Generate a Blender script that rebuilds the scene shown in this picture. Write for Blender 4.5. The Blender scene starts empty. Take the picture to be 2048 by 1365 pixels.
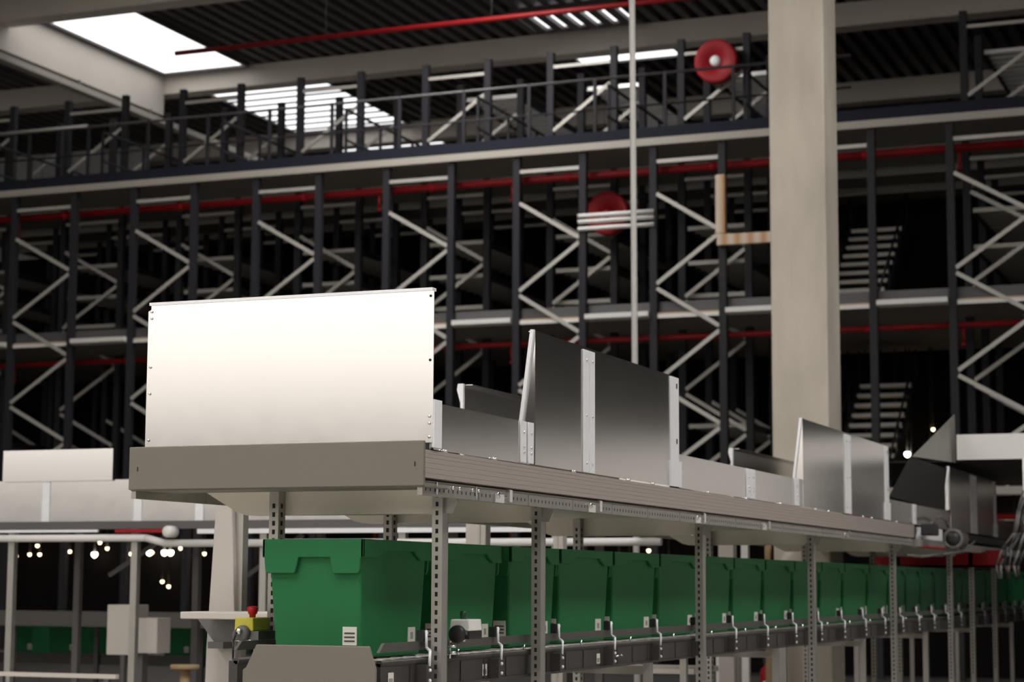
import bpy, math, random
from math import radians, sin, cos, atan, pi, sqrt
from mathutils import Vector, Matrix

SC = bpy.context.scene
COL = SC.collection

# ------------------------------------------------------------------ camera, world, exposure
YAW, PITCH, ROLL = radians(21.9), atan(485 / 3982.0), 0.005
fw = Vector((-sin(YAW) * cos(PITCH), cos(YAW) * cos(PITCH), sin(PITCH)))
r0 = Vector((cos(YAW), sin(YAW), 0))
u0 = r0.cross(fw)
rt = cos(ROLL) * r0 + sin(ROLL) * u0
up = cos(ROLL) * u0 - sin(ROLL) * r0
cam_data = bpy.data.cameras.new('camera')
cam = bpy.data.objects.new('camera', cam_data)
COL.objects.link(cam)
M4 = Matrix((rt, up, -fw)).transposed().to_4x4()
M4.translation = Vector((0, 0, 1.3))
cam.matrix_world = M4
cam_data.sensor_width = 36
cam_data.lens = 36 * 3982.0 / 2048.0
cam_data.clip_end = 300
cam_data.dof.use_dof = True
cam_data.dof.focus_distance = 7.4
cam_data.dof.aperture_fstop = 4.5
SC.camera = cam

world = bpy.data.worlds.new('world')
SC.world = world
world.use_nodes = True
world.node_tree.nodes['Background'].inputs[0].default_value = (0.75, 0.85, 1, 1)
world.node_tree.nodes['Background'].inputs[1].default_value = 0.6
SC.view_settings.view_transform = 'Standard'
SC.view_settings.look = 'None'
SC.view_settings.exposure = 0.0
SC.view_settings.gamma = 1.0
SC.view_settings.use_curve_mapping = False

ROOFLIGHT = 15.0     # daylight through the roof panes of the front hall
FARLIGHT = 1.7       # roof panes over the racks, glow set dimmer than the front hall's
GABLE = 2.2          # daylight through the tall glazing of the wall behind the camera
SIDE = 0.3           # fill glow of a pane added on the unseen right wall


# ------------------------------------------------------------------ materials
def mat(name, col, rough=0.5, metal=0.0, noise=0.0, scale=8.0, emit=0.0, bump=0.0, spec=0.5, rnoise=0.0, stretch=None):
    m = bpy.data.materials.new(name)
    m.use_nodes = True
    nt = m.node_tree
    b = nt.nodes['Principled BSDF']
    b.inputs['Base Color'].default_value = (*col, 1)
    b.inputs['Roughness'].default_value = rough
    b.inputs['Metallic'].default_value = metal
    b.inputs['Specular IOR Level'].default_value = spec
    if emit:
        b.inputs['Emission Color'].default_value = (*col, 1)
        b.inputs['Emission Strength'].default_value = emit
    if noise or bump or rnoise:
        tc = nt.nodes.new('ShaderNodeTexCoord')
        mp = nt.nodes.new('ShaderNodeMapping')
        if stretch:
            mp.inputs['Scale'].default_value = stretch
        nz = nt.nodes.new('ShaderNodeTexNoise')
        nz.inputs['Scale'].default_value = scale
        nz.inputs['Detail'].default_value = 6
        nt.links.new(tc.outputs['Object'], mp.inputs['Vector'])
        nt.links.new(mp.outputs['Vector'], nz.inputs['Vector'])
        if noise:
            mx = nt.nodes.new('ShaderNodeMix')
            mx.data_type = 'RGBA'
            mx.inputs[6].default_value = (*[c * (1 - noise) for c in col], 1)
            mx.inputs[7].default_value = (*[min(1, c * (1 + noise)) for c in col], 1)
            nt.links.new(nz.outputs['Fac'], mx.inputs[0])
            nt.links.new(mx.outputs[2], b.inputs['Base Color'])
        if rnoise:
            mr = nt.nodes.new('ShaderNodeMapRange')
            mr.inputs['To Min'].default_value = max(0.02, rough - rnoise)
            mr.inputs['To Max'].default_value = rough + rnoise
            nt.links.new(nz.outputs['Fac'], mr.inputs['Value'])
            nt.links.new(mr.outputs['Result'], b.inputs['Roughness'])
        if bump:
            bp = nt.nodes.new('ShaderNodeBump')
            bp.inputs['Strength'].default_value = bump
            bp.inputs['Distance'].default_value = 0.01
            nt.links.new(nz.outputs['Fac'], bp.inputs['Height'])
            nt.links.new(bp.outputs['Normal'], b.inputs['Normal'])
    return m


M = {}
M['galv'] = mat('galvanised_sheet', (0.66, 0.64, 0.625), 0.20, 1.0, noise=0.05, scale=14, rnoise=0.03)
M['zinc'] = mat('zinc_bracket', (0.86, 0.86, 0.88), 0.5, 0.15, noise=0.05, scale=20)
M['chrome'] = mat('zinc_bolt', (0.85, 0.84, 0.82), 0.22, 1.0)
M['post'] = mat('strut_steel', (0.42, 0.40, 0.37), 0.42, 0.75, noise=0.1, scale=10)
M['hole'] = mat('slot_dark', (0.012, 0.011, 0.010), 0.8)
M['fascia'] = mat('grey_powder_coat', (0.168, 0.150, 0.120), 0.5, noise=0.04, scale=60, bump=0.02)
M['beam'] = mat('anodised_profile', (0.40, 0.345, 0.315), 0.42, 0.2, noise=0.05, scale=4, stretch=(1, 0.05, 6))
M['pan'] = mat('beige_pan', (0.78, 0.73, 0.64), 0.5, 0.0)
M['belt'] = mat('black_belt', (0.012, 0.012, 0.013), 0.6)
M['green'] = mat('green_plastic', (0.026, 0.168, 0.060), 0.5, noise=0.05, scale=5, spec=0.15)
M['paper'] = mat('label_paper', (0.72, 0.68, 0.62), 0.6)
M['ink'] = mat('label_ink', (0.06, 0.055, 0.05), 0.6)
M['rail'] = mat('dark_rail', (0.055, 0.050, 0.047), 0.45, 0.2)
M['rail2'] = mat('guide_plastic', (0.075, 0.068, 0.062), 0.5)
M['navy'] = mat('navy_post', (0.026, 0.025, 0.030), 0.6, 0.0, spec=0.2)
M['kick'] = mat('navy_kick_plate', (0.018, 0.020, 0.030), 0.7, spec=0.1)
M['greykick'] = mat('grey_kick_plate', (0.085, 0.082, 0.085), 0.5)
M['brace'] = mat('galvanised_brace', (0.46, 0.44, 0.405), 0.5, 0.3, noise=0.1, scale=3)
M['lip'] = mat('cream_edge', (0.38, 0.35, 0.305), 0.55)
M['deck'] = mat('deck_board', (0.24, 0.22, 0.195), 0.7, noise=0.15, scale=2)
M['wood'] = mat('raw_board', (0.50, 0.36, 0.22), 0.7, noise=0.2, scale=4)
M['shelf'] = mat('shelf_steel', (0.36, 0.345, 0.315), 0.55, 0.3, noise=0.1, scale=2)
M['shelf_lit'] = mat('lit_shelf_steel', (0.74, 0.73, 0.72), 0.35, 0.4, noise=0.1, scale=2)  # lighter copy of the shelf steel, reflected light put into the colour
M['red'] = mat('red_pipe_paint', (0.22, 0.007, 0.009), 0.5, spec=0.25, noise=0.1, scale=3)
M['reel'] = mat('red_hose_reel', (0.33, 0.009, 0.015), 0.5, spec=0.25)
M['concrete'] = mat('concrete', (0.55, 0.495, 0.415), 0.8, noise=0.45, scale=2.4, bump=0.15, stretch=(1, 1, 0.35))
M['concrete2'] = mat('pale_concrete', (0.64, 0.585, 0.525), 0.8, noise=0.12, scale=0.8)
M['roof'] = mat('roof_deck_metal', (0.10, 0.09, 0.092), 0.5, 0.3)
M['clad'] = mat('cladding_metal', (0.40, 0.40, 0.40), 0.55, 0.2)
M['wall'] = mat('wall_panel', (0.45, 0.43, 0.40), 0.8, noise=0.05, scale=1)
M['floor'] = mat('concrete_floor', (0.40, 0.38, 0.35), 0.6, noise=0.12, scale=0.6)
M['farlight'] = mat('dim_rooflight_pane', (0.98, 0.99, 1.0), 0.4, emit=FARLIGHT)
M['partition'] = mat('unlit_black', (0.010, 0.009, 0.009), 1.0, spec=0.0)  # near-black colour standing in for unlit depth among the racks
M['floor_shade'] = mat('shaded_floor', (0.045, 0.042, 0.040), 0.6)  # same floor, shade towards the racks put into the colour
M['skylight'] = mat('rooflight_pane', (1.0, 0.98, 0.95), 0.4, emit=ROOFLIGHT)
M['gable'] = mat('gable_glazing', (1.0, 0.95, 0.89), 0.3, emit=GABLE)
M['sidefill'] = mat('side_fill_glow', (0.88, 0.94, 1.0), 0.3, emit=SIDE)
M['white'] = mat('white_paint', (0.74, 0.72, 0.69), 0.5)
M['offwhite'] = mat('off_white_laminate', (0.60, 0.55, 0.49), 0.5)
M['column'] = mat('beige_column_paint', (0.48, 0.44, 0.40), 0.5)
M['yellow'] = mat('yellow_plastic', (0.62, 0.54, 0.06), 0.4)
M['redplastic'] = mat('red_button', (0.50, 0.010, 0.020), 0.35)
M['greyplastic'] = mat('grey_plastic', (0.13, 0.125, 0.12), 0.4)
M['black'] = mat('black_plastic', (0.015, 0.014, 0.015), 0.45)
M['darkgreen'] = mat('green_button', (0.006, 0.06, 0.016), 0.4)
M['motor'] = mat('motor_grey', (0.12, 0.11, 0.11), 0.5, 0.3)
M['lamp'] = mat('lamp_glow', (1.0, 0.72, 0.42), 0.4, emit=9)
M['lampw'] = mat('lamp_glow_white', (1.0, 0.88, 0.70), 0.4, emit=20)
M['cardboard'] = mat('cardboard', (0.30, 0.20, 0.11), 0.8, noise=0.1)
M['poly'] = mat('white_poly_sheet', (0.75, 0.74, 0.72), 0.35)
M['rubber'] = mat('dark_curtain', (0.020, 0.017, 0.018), 0.6, spec=0.2)
# diagonal red and white hazard stripes
M['hazard'] = mat('hazard_stripes', (0.7, 0.55, 0.45), 0.5)
nt = M['hazard'].node_tree
wv = nt.nodes.new('ShaderNodeTexWave'); wv.inputs['Scale'].default_value = 1.6
tcn = nt.nodes.new('ShaderNodeTexCoord')
nt.links.new(tcn.outputs['Object'], wv.inputs['Vector'])
mxn = nt.nodes.new('ShaderNodeMix'); mxn.data_type = 'RGBA'
mxn.inputs[6].default_value = (0.50, 0.27, 0.13, 1); mxn.inputs[7].default_value = (0.62, 0.52, 0.42, 1)
nt.links.new(wv.outputs['Fac'], mxn.inputs[0])
nt.links.new(mxn.outputs[2], nt.nodes['Principled BSDF'].inputs['Base Color'])


# ------------------------------------------------------------------ mesh builder
class MB:
    def __init__(s):
        s.v = []; s.f = []; s.mi = []; s.sm = []

    def add(s, vs, fs, mi=0, smooth=False):
        n = len(s.v)
        s.v += [tuple(p) for p in vs]
        for f in fs:
            s.f.append([i + n for i in f]); s.mi.append(mi); s.sm.append(smooth)
        return s

    def box(s, x0, x1, y0, y1, z0, z1, mi=0):
        vs = [(x0, y0, z0), (x1, y0, z0), (x1, y1, z0), (x0, y1, z0), (x0, y0, z1), (x1, y0, z1), (x1, y1, z1), (x0, y1, z1)]
        return s.add(vs, [(0, 3, 2, 1), (4, 5, 6, 7), (0, 1, 5, 4), (1, 2, 6, 5), (2, 3, 7, 6), (3, 0, 4, 7)], mi)

    def bar(s, p, q, w, h, mi=0, side=None):
        p = Vector(p); q = Vector(q); d = (q - p).normalized()
        a = Vector(side) if side else Vector((0, 1, 0))
        if abs(d.dot(a)) > 0.95: a = Vector((1, 0, 0))
        b = d.cross(a).normalized(); a = b.cross(d).normalized()
        vs = []
        for c in (p, q):
            for i, j in ((-1, -1), (1, -1), (1, 1), (-1, 1)):
                vs.append(c + a * (i * w / 2) + b * (j * h / 2))
        return s.add(vs, [(3, 2, 1, 0), (4, 5, 6, 7), (0, 1, 5, 4), (1, 2, 6, 5), (2, 3, 7, 6), (3, 0, 4, 7)], mi)

    def tube(s, p, q, r, n=12, mi=0, r2=None, caps=True):
        p = Vector(p); q = Vector(q); d = (q - p).normalized()
        a = Vector((0, 0, 1)) if abs(d.z) < 0.9 else Vector((1, 0, 0))
        b = d.cross(a).normalized(); a = b.cross(d).normalized()
        r2 = r if r2 is None else r2
        vs = []
        for c, rr in ((p, r), (q, r2)):
            for k in range(n):
                t = 2 * pi * k / n
                vs.append(c + (a * cos(t) + b * sin(t)) * rr)
        s.add(vs, [(k, (k + 1) % n, n + (k + 1) % n, n + k) for k in range(n)], mi, True)
        if caps:
            m = len(s.v) - 2 * n
            s.f.append([m + k for k in range(n)][::-1]); s.mi.append(mi); s.sm.append(False)
            s.f.append([m + n + k for k in range(n)]); s.mi.append(mi); s.sm.append(False)
        return s

    def path(s, pts, r, n=8, mi=0):
        for a, b in zip(pts[:-1], pts[1:]):
            s.tube(a, b, r, n, mi)
        return s

    def prism(s, poly, axis, a, b, mi=0):
        """poly: 2-D points. axis 'X': (y,z); 'Y': (x,z); 'Z': (x,y)."""
        def p3(p, t):
            if axis == 'X': return (t, p[0], p[1])
            if axis == 'Y': return (p[0], t, p[1])
            return (p[0], p[1], t)
        n = len(poly)
        vs = [p3(p, a) for p in poly] + [p3(p, b) for p in poly]
        fs = [tuple(range(n))[::-1], tuple(range(n, 2 * n))]
        fs += [(k, (k + 1) % n, n + (k + 1) % n, n + k) for k in range(n)]
        return s.add(vs, fs, mi)

    def lathe(s, c, axis, prof, n=24, mi=0):
        """prof: list of (distance along axis, radius) from centre c."""
        c = Vector(c); d = Vector(axis).normalized()
        a = Vector((0, 0, 1)) if abs(d.z) < 0.9 else Vector((1, 0, 0))
        b = d.cross(a).normalized(); a = b.cross(d).normalized()
        vs = []
        for t, r in prof:
            for k in range(n):
                w = 2 * pi * k / n
                vs.append(c + d * t + (a * cos(w) + b * sin(w)) * r)
        fs = []
        for i in range(len(prof) - 1):
            for k in range(n):
                fs.append((i * n + k, i * n + (k + 1) % n, (i + 1) * n + (k + 1) % n, (i + 1) * n + k))
        fs.append(tuple(range(n))[::-1]); fs.append(tuple((len(prof) - 1) * n + k for k in range(n)))
        return s.add(vs, fs, mi, True)

    def mesh(s, name, mats):
        me = bpy.data.meshes.new(name)
        me.from_pydata(s.v, [], s.f)
        for m in (mats if isinstance(mats, (list, tuple)) else [mats]):
            me.materials.append(m)
        me.polygons.foreach_set('material_index', s.mi)
        me.polygons.foreach_set('use_smooth', s.sm)
        me.update()
        import bmesh
        bm = bmesh.new(); bm.from_mesh(me)
        bmesh.ops.recalc_face_normals(bm, faces=bm.faces)
        bm.to_mesh(me); bm.free()
        return me

    def obj(s, name, mats, parent=None, bevel=0, loc=None):
        o = bpy.data.objects.new(name, s.mesh(name, mats))
        COL.objects.link(o)
        if loc: o.location = loc
        if parent is not None: o.parent = parent
        if bevel:
            b = o.modifiers.new('bevel', 'BEVEL'); b.width = bevel; b.segments = 2; b.limit_method = 'ANGLE'
            b.angle_limit = radians(40)
        return o


def inst(o, parent=None, loc=None):
    c = o.copy(); COL.objects.link(c)
    c.parent = parent
    if loc is not None: c.location = loc
    return c


def thing(name, label, cat, loc=(0, 0, 0), group=None):
    o = bpy.data.objects.new(name, None)
    o.empty_display_size = 0.1
    COL.objects.link(o)
    o.location = loc
    return tag(o, label, cat, group)


def tag(o, label, cat, group=None):
    o['label'] = label; o['category'] = cat
    if group: o['group'] = group
    return o


def struct(o, label=None, cat=None):
    o['kind'] = 'structure'
    if label: o['label'] = label; o['category'] = cat
    return o


def copy_tree(o, parent=None):
    c = inst(o, parent)
    for ch in list(o.children):
        copy_tree(ch, c)
    return c


ORD = ['nearest', 'second', 'third', 'fourth', 'fifth', 'sixth', 'seventh', 'eighth', 'ninth', 'tenth', 'eleventh', 'twelfth',
       'thirteenth', 'fourteenth', 'fifteenth', 'sixteenth', 'seventeenth', 'eighteenth', 'nineteenth', 'twentieth',
       'twenty-first', 'twenty-second', 'twenty-third', 'twenty-fourth', 'twenty-fifth']

# ================================================================== SHELL
X0, X1, Y0, Y1, ZR = -46.0, 26.0, -17.0, 54.0, 11.55
struct(MB().box(X0, X1, Y0, 19.0, -0.2, 0).box(X0, X1, 19.0, Y1, -0.2, 0, 1).obj('floor', [M['floor'], M['floor_shade']]), 'grey concrete warehouse floor', 'floor')
# corrugated roof deck, ribs along Y
mb = MB(); p = 0.30; n = int((X1 - X0) / p); prof = []
for i in range(n):
    x = X0 + i * p
    prof += [(x, ZR), (x + 0.13, ZR), (x + 0.165, ZR + 0.12), (x + 0.265, ZR + 0.12)]
prof.append((X1, ZR))
vs = [(x, Y0, z) for x, z in prof] + [(x, Y1, z) for x, z in prof]
m_ = len(prof)
mb.add(vs, [(k, k + 1, m_ + k + 1, m_ + k) for k in range(m_ - 1)])
mb.box(X0, X1, Y0, Y1, ZR + 0.14, ZR + 0.25)
struct(mb.obj('ceiling', M['roof']), 'dark corrugated metal roof deck', 'ceiling')
# walls
mb = MB(); n = int((X1 - X0) / 0.5)
mb.box(X0, X1, Y1, Y1 + 0.2, 0, ZR + 0.2)
for i in range(n):
    mb.box(X0 + i * 0.5, X0 + i * 0.5 + 0.22, Y1 - 0.05, Y1, 0, ZR)
struct(mb.obj('wall_back', M['clad']), 'grey ribbed cladding wall far behind the racks', 'wall')
struct(MB().box(-30, 2, 29.0, 29.06, 0, 2.55).obj('shade_sheet_low', M['partition']), 'black sheet added for the unlit depth behind the ground level rack posts', 'wall')  # added to darken the ground level behind the front posts
struct(MB().box(-30, 2, 33.5, 33.6, 0, 7.8).obj('shade_sheet', M['partition']), 'black sheet added for the unlit depth at the back of the racks', 'wall')  # added to black out the depth behind the rear rack row
mb = MB().box(-34, -24.2, 38.0, 38.1, 7.9, 11.1)
for i in range(24): mb.box(-34 + i * 0.4, -33.8 + i * 0.4, 37.95, 38.0, 7.9, 11.1)
struct(mb.obj('wall_upper_left', M['clad']), 'grey ribbed partition on the upper deck at far left', 'wall')
struct(MB().box(X0 - 0.2, X0, Y0, Y1, 0, ZR + 0.2).obj('wall_left', M['wall']), 'plain wall on the far left', 'wall')
struct(MB().box(X1, X1 + 0.2, Y0, Y1, 0, ZR + 0.2).obj('wall_right', M['wall']), 'plain wall on the right', 'wall')
struct(MB().box(X0, X1, Y0 - 0.2, Y0, 0, ZR + 0.2).obj('wall_front', M['wall']), 'plain wall behind the viewer', 'wall')


def window_y(i, x0, x1, z0, z1, mk='gable'):
    w = MB().box(x0, x1, Y0 + 0.01, Y0 + 0.04, z0, z1).obj('window_%d' % i, M[mk]); struct(w, 'tall daylight glazing in the front wall', 'window')
    f = MB(); n = max(2, int((x1 - x0) / 1.5))
    for k in range(n + 1):
        xx = x0 + (x1 - x0) * k / n
        f.box(xx - 0.04, xx + 0.04, Y0 + 0.04, Y0 + 0.1, z0, z1)
    f.box(x0, x1, Y0 + 0.04, Y0 + 0.1, z0 - 0.05, z0 + 0.05); f.box(x0, x1, Y0 + 0.04, Y0 + 0.1, z1 - 0.05, z1 + 0.05)
    f.obj('window_frame', M['greyplastic'], w)


window_y(1, -40.0, 2.0, 4.2, 10.8)
w = MB().box(X1 - 0.04, X1 - 0.01, -8, 24, 3.0, 9.0).obj('window_2', M['sidefill'])  # added fill light for faces turned to the right
struct(w, 'long glowing fill pane added on the unseen right wall', 'window')

# rooflights
wi = 3


def rooflight(x0, x1, y0, y1, ribs=0, mk='skylight', across=False):
    global wi
    z = ZR - 0.10
    o = MB().box(x0, x1, y0, y1, z + 0.04, z + 0.07).obj('window_%d' % wi, M[mk]); wi += 1
    struct(o, 'bright rooflight strip in the metal roof', 'window')
    f = MB()
    f.box(x0 - 0.06, x0, y0 - 0.06, y1 + 0.06, z, z + 0.1); f.box(x1, x1 + 0.06, y0 - 0.06, y1 + 0.06, z, z + 0.1)
    f.box(x0, x1, y0 - 0.06, y0, z, z + 0.1); f.box(x0, x1, y1, y1 + 0.06, z, z + 0.1)
    for k in range(ribs):
        if across:
            yy = y0 + (y1 - y0) * (k + 0.5) / ribs
            f.box(x0, x1, yy - 0.05, yy + 0.05, z + 0.015, z + 0.038)
        else:
            xx = x0 + (x1 - x0) * (k + 0.5) / ribs
            f.box(xx - 0.09, xx + 0.09, y0, y1, z - 0.05, z + 0.03)
    f.obj('rooflight_frame', M['roof'], o)


BY = [28.4 - 5.6 * k for k in range(8)]
rooflight(-21.15, -19.3, 28.8, 33.75, 0, 'farlight')
rooflight(-13.0, -11.05, 32.3, 33.45, 6, 'farlight')
rooflight(-13.0, -11.0, 34.5, 36.1, 0, 'farlight')
rooflight(-21.15, -18.4, 35.2, 39.4, 9, 'farlight', True)
rooflight(-21.15, -18.4, 40.4, 45.0, 9, 'farlight', True)
for k in range(1, 8):
    for xx in (-20.2, -12.0, -4.0, 4.0):
        if k in (1, 2) and xx == -12.0 or k in (3, 4, 5) and xx > 0 or k in (5, 6) and xx > -14:
            rooflight(xx - 1, xx + 1, BY[k] + 0.5, BY[k] + 5.1)

# concrete roof beams and girder
for i, yb in enumerate(BY + [34.0, 39.6, 45.2]):
    o = MB().box(X0, X1, yb, yb + 0.4, 11.12, 11.55).obj('trim_%d' % (i + 1), M['concrete2'])
    struct(o, 'pale concrete roof beam', 'beam')
struct(MB().box(-21.75, -21.3, Y0, 34.0, 10.68, 11.55).obj('trim_20', M['concrete2']), 'pale concrete girder beside the rooflight', 'beam')
# cable tray under the girder
t = MB(); t.box(-21.3, -21.1, 20, 38, 10.42, 10.45); t.box(-21.3, -21.285, 20, 38, 10.45, 10.53); t.box(-21.115, -21.1, 20, 38, 10.45, 10.53)
o = t.obj('cable_tray', M['lip']); tag(o, 'cream cable tray running along under the pale concrete girder at upper left', 'cable tray')
for yy in (22, 25, 28, 31, 33.5):
    MB().box(-21.32, -21.28, yy, yy + 0.03, 10.45, 10.7).obj('hanger', M['greyplastic'], o)

# concrete column in front of the racks
tag(MB().box(-4.322, -3.825, 16.8, 17.3, 0, ZR - 0.4).obj('concrete_column', M['concrete'], bevel=0.015),
    'square beige concrete column rising in front of the racks', 'column')
# thin pale conduit pole
o = MB().tube((-5.62, 17.0, 0), (-5.68, 17.0, ZR), 0.028, 14).obj('conduit_pole', M['white'])
tag(o, 'thin pale vertical pole in front of the racks, left of the concrete column', 'pole')

# ================================================================== RACKS
XK = {-2: -22.75, -1: -21.6, 0: -20.43, 1: -19.23, 2: -18.05, 3: -16.90, 4: -15.74, 5: -14.60, 6: -13.395, 7: -12.28, 8: -11.18, 9: -10.10,
      10: -8.98, 11: -7.915, 12: -6.80, 13: -5.70, 14: -4.58, 15: -3.45}
ROWS = [(28.0, 7.83), (29.45, 9.8), (30.9, 9.8), (32.35, 7.83)]
PW = 0.055
post_lo = MB().box(-PW, PW, -0.05, 0.05, 0, 7.83).mesh('post', M['navy'])
post_hi = MB().box(-PW, PW, -0.05, 0.05, 0, 9.85).mesh('post', M['navy'])
NODES = [(0, 7.13), (1, 6.47), (0, 5.70), (1, 5.03), (0, 4.25), (1, 3.60), (0, 2.85)]
UPN = [(0, 8.55), (1, 9.25)]


def mobj(name, me, parent, loc=(0, 0, 0)):
    o = bpy.data.objects.new(name, me); COL.objects.link(o); o.parent = parent; o.location = loc
    return o


RLAB = ['tall navy rack with zigzag braces, cut by the left edge of the photo', 'tall navy rack with zigzag braces, leftmost of those wholly in view',
        'tall navy rack with zigzag braces, rising behind the left end of the white panel', 'tall navy rack with zigzag braces, behind the middle of the white panel',
        'tall navy rack with zigzag braces, behind the right end of the white panel', 'tall navy rack with zigzag braces, behind the nearest tall side panel',
        'tall navy rack with zigzag braces, just left of the concrete column', 'pair of navy rack posts without braces in front of the staircases',
        'tall navy rack with zigzag braces, at the right edge of the photo']
for ri, k in enumerate(range(-2, 15, 2)):
    xa, xb = XK[k], XK[k + 1]; w = xb - xa
    rk = thing('storage_rack', RLAB[ri], 'rack', (xa, 28.0, 0), 'storage racks on the mezzanine')
    bm_ = []
    for (sa, za), (sb, zb) in zip(NODES[:-1], NODES[1:]):
        bm_.append(MB().bar((sa * w + (PW if sa == 0 else -PW), -0.035, za - 0.035), (sb * w + (PW if sb == 0 else -PW), -0.035, zb + 0.035), 0.03, 0.058).mesh('brace', M['brace']))
    hb = MB().box(PW, w - PW, -0.04, 0.0, 7.56, 7.615).mesh('crossbar', M['brace'])
    ub = MB().bar((PW, -0.035, 8.55), (w - PW, -0.035, 9.25), 0.03, 0.055).mesh('brace', M['brace'])
    uh = MB().box(PW, w - PW, -0.04, 0.0, 9.58, 9.63).mesh('crossbar', M['brace'])
    for r, (yr, top) in enumerate(ROWS):
        if k == 12 and r > 0: break       # stair bay: only its front posts
        for s in (0, 1):
            mobj('post', post_hi if top > 9 else post_lo, rk, (s * w, yr - 28.0, 0))
        for b in ((bm_ if r < 2 else bm_[4:]) if k != 12 else []): mobj('brace', b, rk, (0, yr - 28.0, 0))
        mobj('crossbar', hb, rk, (0, yr - 28.0, 0))
        if top > 9:
            mobj('brace', ub, rk, (0, yr - 28.0, 0))
            if r == 1: mobj('crossbar', uh, rk, (0, yr - 28.0, 0))
    # shelves: steel panels laid side by side between two navy edge beams
    sh = MB(); q = 0.0; sh.box(PW + 0.02, w - PW - 0.02, -0.03, -0.005, -0.03, 0.035)
    while q < 3.6:
        sh.box(PW + 0.05, w - PW - 0.05, q, q + 0.27, 0, 0.035); sh.box(PW + 0.05, w - PW - 0.05, q, q + 0.03, -0.03, 0)
        q += 0.29
    for xx in (PW + 0.012, w - PW - 0.05): sh.box(xx, xx + 0.038, 0, 3.7, -0.05, 0.05, 1)
    shm = sh.mesh('shelf', [M['shelf'], M['navy']]); shu = sh.mesh('shelf', [M['shelf_lit'], M['navy']])
    rnd = random.Random(k + 40)
    if k != 12:
        for z in (5.75, 6.27, 6.82, 3.10, 3.72):
            if rnd.random() < 0.9: mobj('shelf', shm, rk, (0, 1.52, z))
        for z in ((8.75, 9.6) if k >= 6 else ()): mobj('shelf', shu, rk, (0, 3.0, z))

# mezzanine decks
dk = thing('mezzanine_deck', 'upper mezzanine deck with long navy kick plate and cream front edge', 'deck', (-12, 28, 7.85))
MB().box(-24 + 12, 12.0, -0.02, 12, 0, 0.05).obj('deck_board', M['deck'], dk)
MB().box(-24 + 12, 12.0, -0.10, -0.02, -0.02, 0.09).obj('edge_strip', M['lip'], dk)
MB().box(-24 + 12, 12.0, -0.09, -0.06, 0.09, 0.26).obj('kick_plate', M['kick'], dk)
j = MB()
for yy in (1.45, 2.9, 4.35, 5.8):
    j.box(-12, 12, yy - 0.03, yy + 0.03, -0.12, 0)
j.obj('joist', M['shelf'], dk)
dk = thing('mezzanine_deck', 'middle mezzanine deck with grey kick plate, level with the red lower sprinkler pipe', 'deck', (-12, 28, 5.22))
MB().box(-12, 12.0, 0.0, 5.45, 0, 0.05).obj('deck_board', M['deck'], dk)
MB().box(-12, 12.0, 0.06, 0.09, 0.06, 0.25).obj('kick_plate', M['greykick'], dk)
ks = sorted(XK)
for a, b in zip(ks[:-1], ks[1:]):
    xa, xb = XK[a] + 12 + 0.06, XK[b] + 12 - 0.06
    if a % 2 == 0:
        MB().box(xa, xb, -0.03, 0.06, 0.0, 0.055).obj('edge_board', M['white'], dk)
        MB().box(xa, xb, -0.01, 0.06, 0.055, 0.08).obj('edge_board', M['wood'], dk)
    else:
        MB().prism([(-0.12, 0.03), (0.0, 0.0), (0.05, 0.0), (0.05, 0.10), (-0.12, 0.10)], 'X', xa, xb).obj('edge_board', M['white'], dk)
dk = thing('mezzanine_deck', 'lowest mezzanine deck, mostly hidden behind the sheet metal conveyors', 'deck', (-12, 28, 2.58))
MB().box(-12, 12.0, 0.0, 5.45, 0, 0.05).obj('deck_board', M['deck'], dk)
MB().box(-12, 12.0, -0.08, 0.0, -0.03, 0.08).obj('edge_strip', M['lip'], dk)

# guard rails on the upper deck
gr = thing('guard_rail', 'dark guard rail along the front edge of the upper deck', 'railing', (-12, 28.12, 7.90))
MB().tube((-12, 0, 1.08), (6.0, 0, 1.08), 0.022).obj('hand_rail', M['greykick'], gr)
MB().tube((-12, 0, 0.60), (6.0, 0, 0.60), 0.016).obj('knee_rail', M['navy'], gr)
MB().tube((-9.4, -0.03, 1.1), (-7.1, -0.03, 1.1), 0.026).obj('hand_rail', M['brace'], gr)
for k in range(-1, 13):
    MB().box(XK[k] + 12 + 0.12, XK[k] + 12 + 0.17, -0.02, 0.02, 0, 1.1).obj('rail_post', M['navy'], gr)
for k in (-1, 1, 3, 5, 7, 9, 11):
    g2 = thing('guard_rail', 'dark aisle guard rail running back on the upper deck, ' + ['leftmost', 'second from left', 'third from left', 'fourth from left', 'fifth from left', 'sixth from left', 'rightmost'][(k + 1) // 2], 'railing', (XK[k] + 0.3, 28.3, 7.90), 'aisle guard rails on the upper deck')
    MB().tube((0, 0, 1.02), (0, 5.2, 1.02), 0.024).obj('hand_rail', M['navy'], g2)
    MB().tube((0, 0, 0.52), (0, 5.2, 0.52), 0.022).obj('knee_rail', M['navy'], g2)
    for q in range(5): MB().box(-0.02, 0.02, q * 1.28, q * 1.28 + 0.04, 0, 1.02).obj('rail_post', M['navy'], g2)

# red sprinkler pipes
def pipe(z, y, r, label, x0=-23.5, x1=0, drops=True, step=2.3):
    t = thing('sprinkler_pipe', label, 'pipe', (-12, y, z))
    MB().tube((x0 + 12, 0, 0), (x1 + 12, 0, 0), r, 14).obj('main_pipe', M['red'], t)
    x = x0 + 0.6
    while drops and x < x1:
        d = MB().tube((x + 12, 0, -r), (x + 12, 0, -r - 0.22), 0.022); d.tube((x + 12, 0, -r - 0.22), (x + 12, 0, -r - 0.26), 0.04)
        d.obj('sprinkler_head', M['red'], t)
        MB().tube((x + 12.9, 0, 0), (x + 12.98, 0, 0), r + 0.012).obj('coupling', M['reel'], t)
        x += step
    return t


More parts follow.
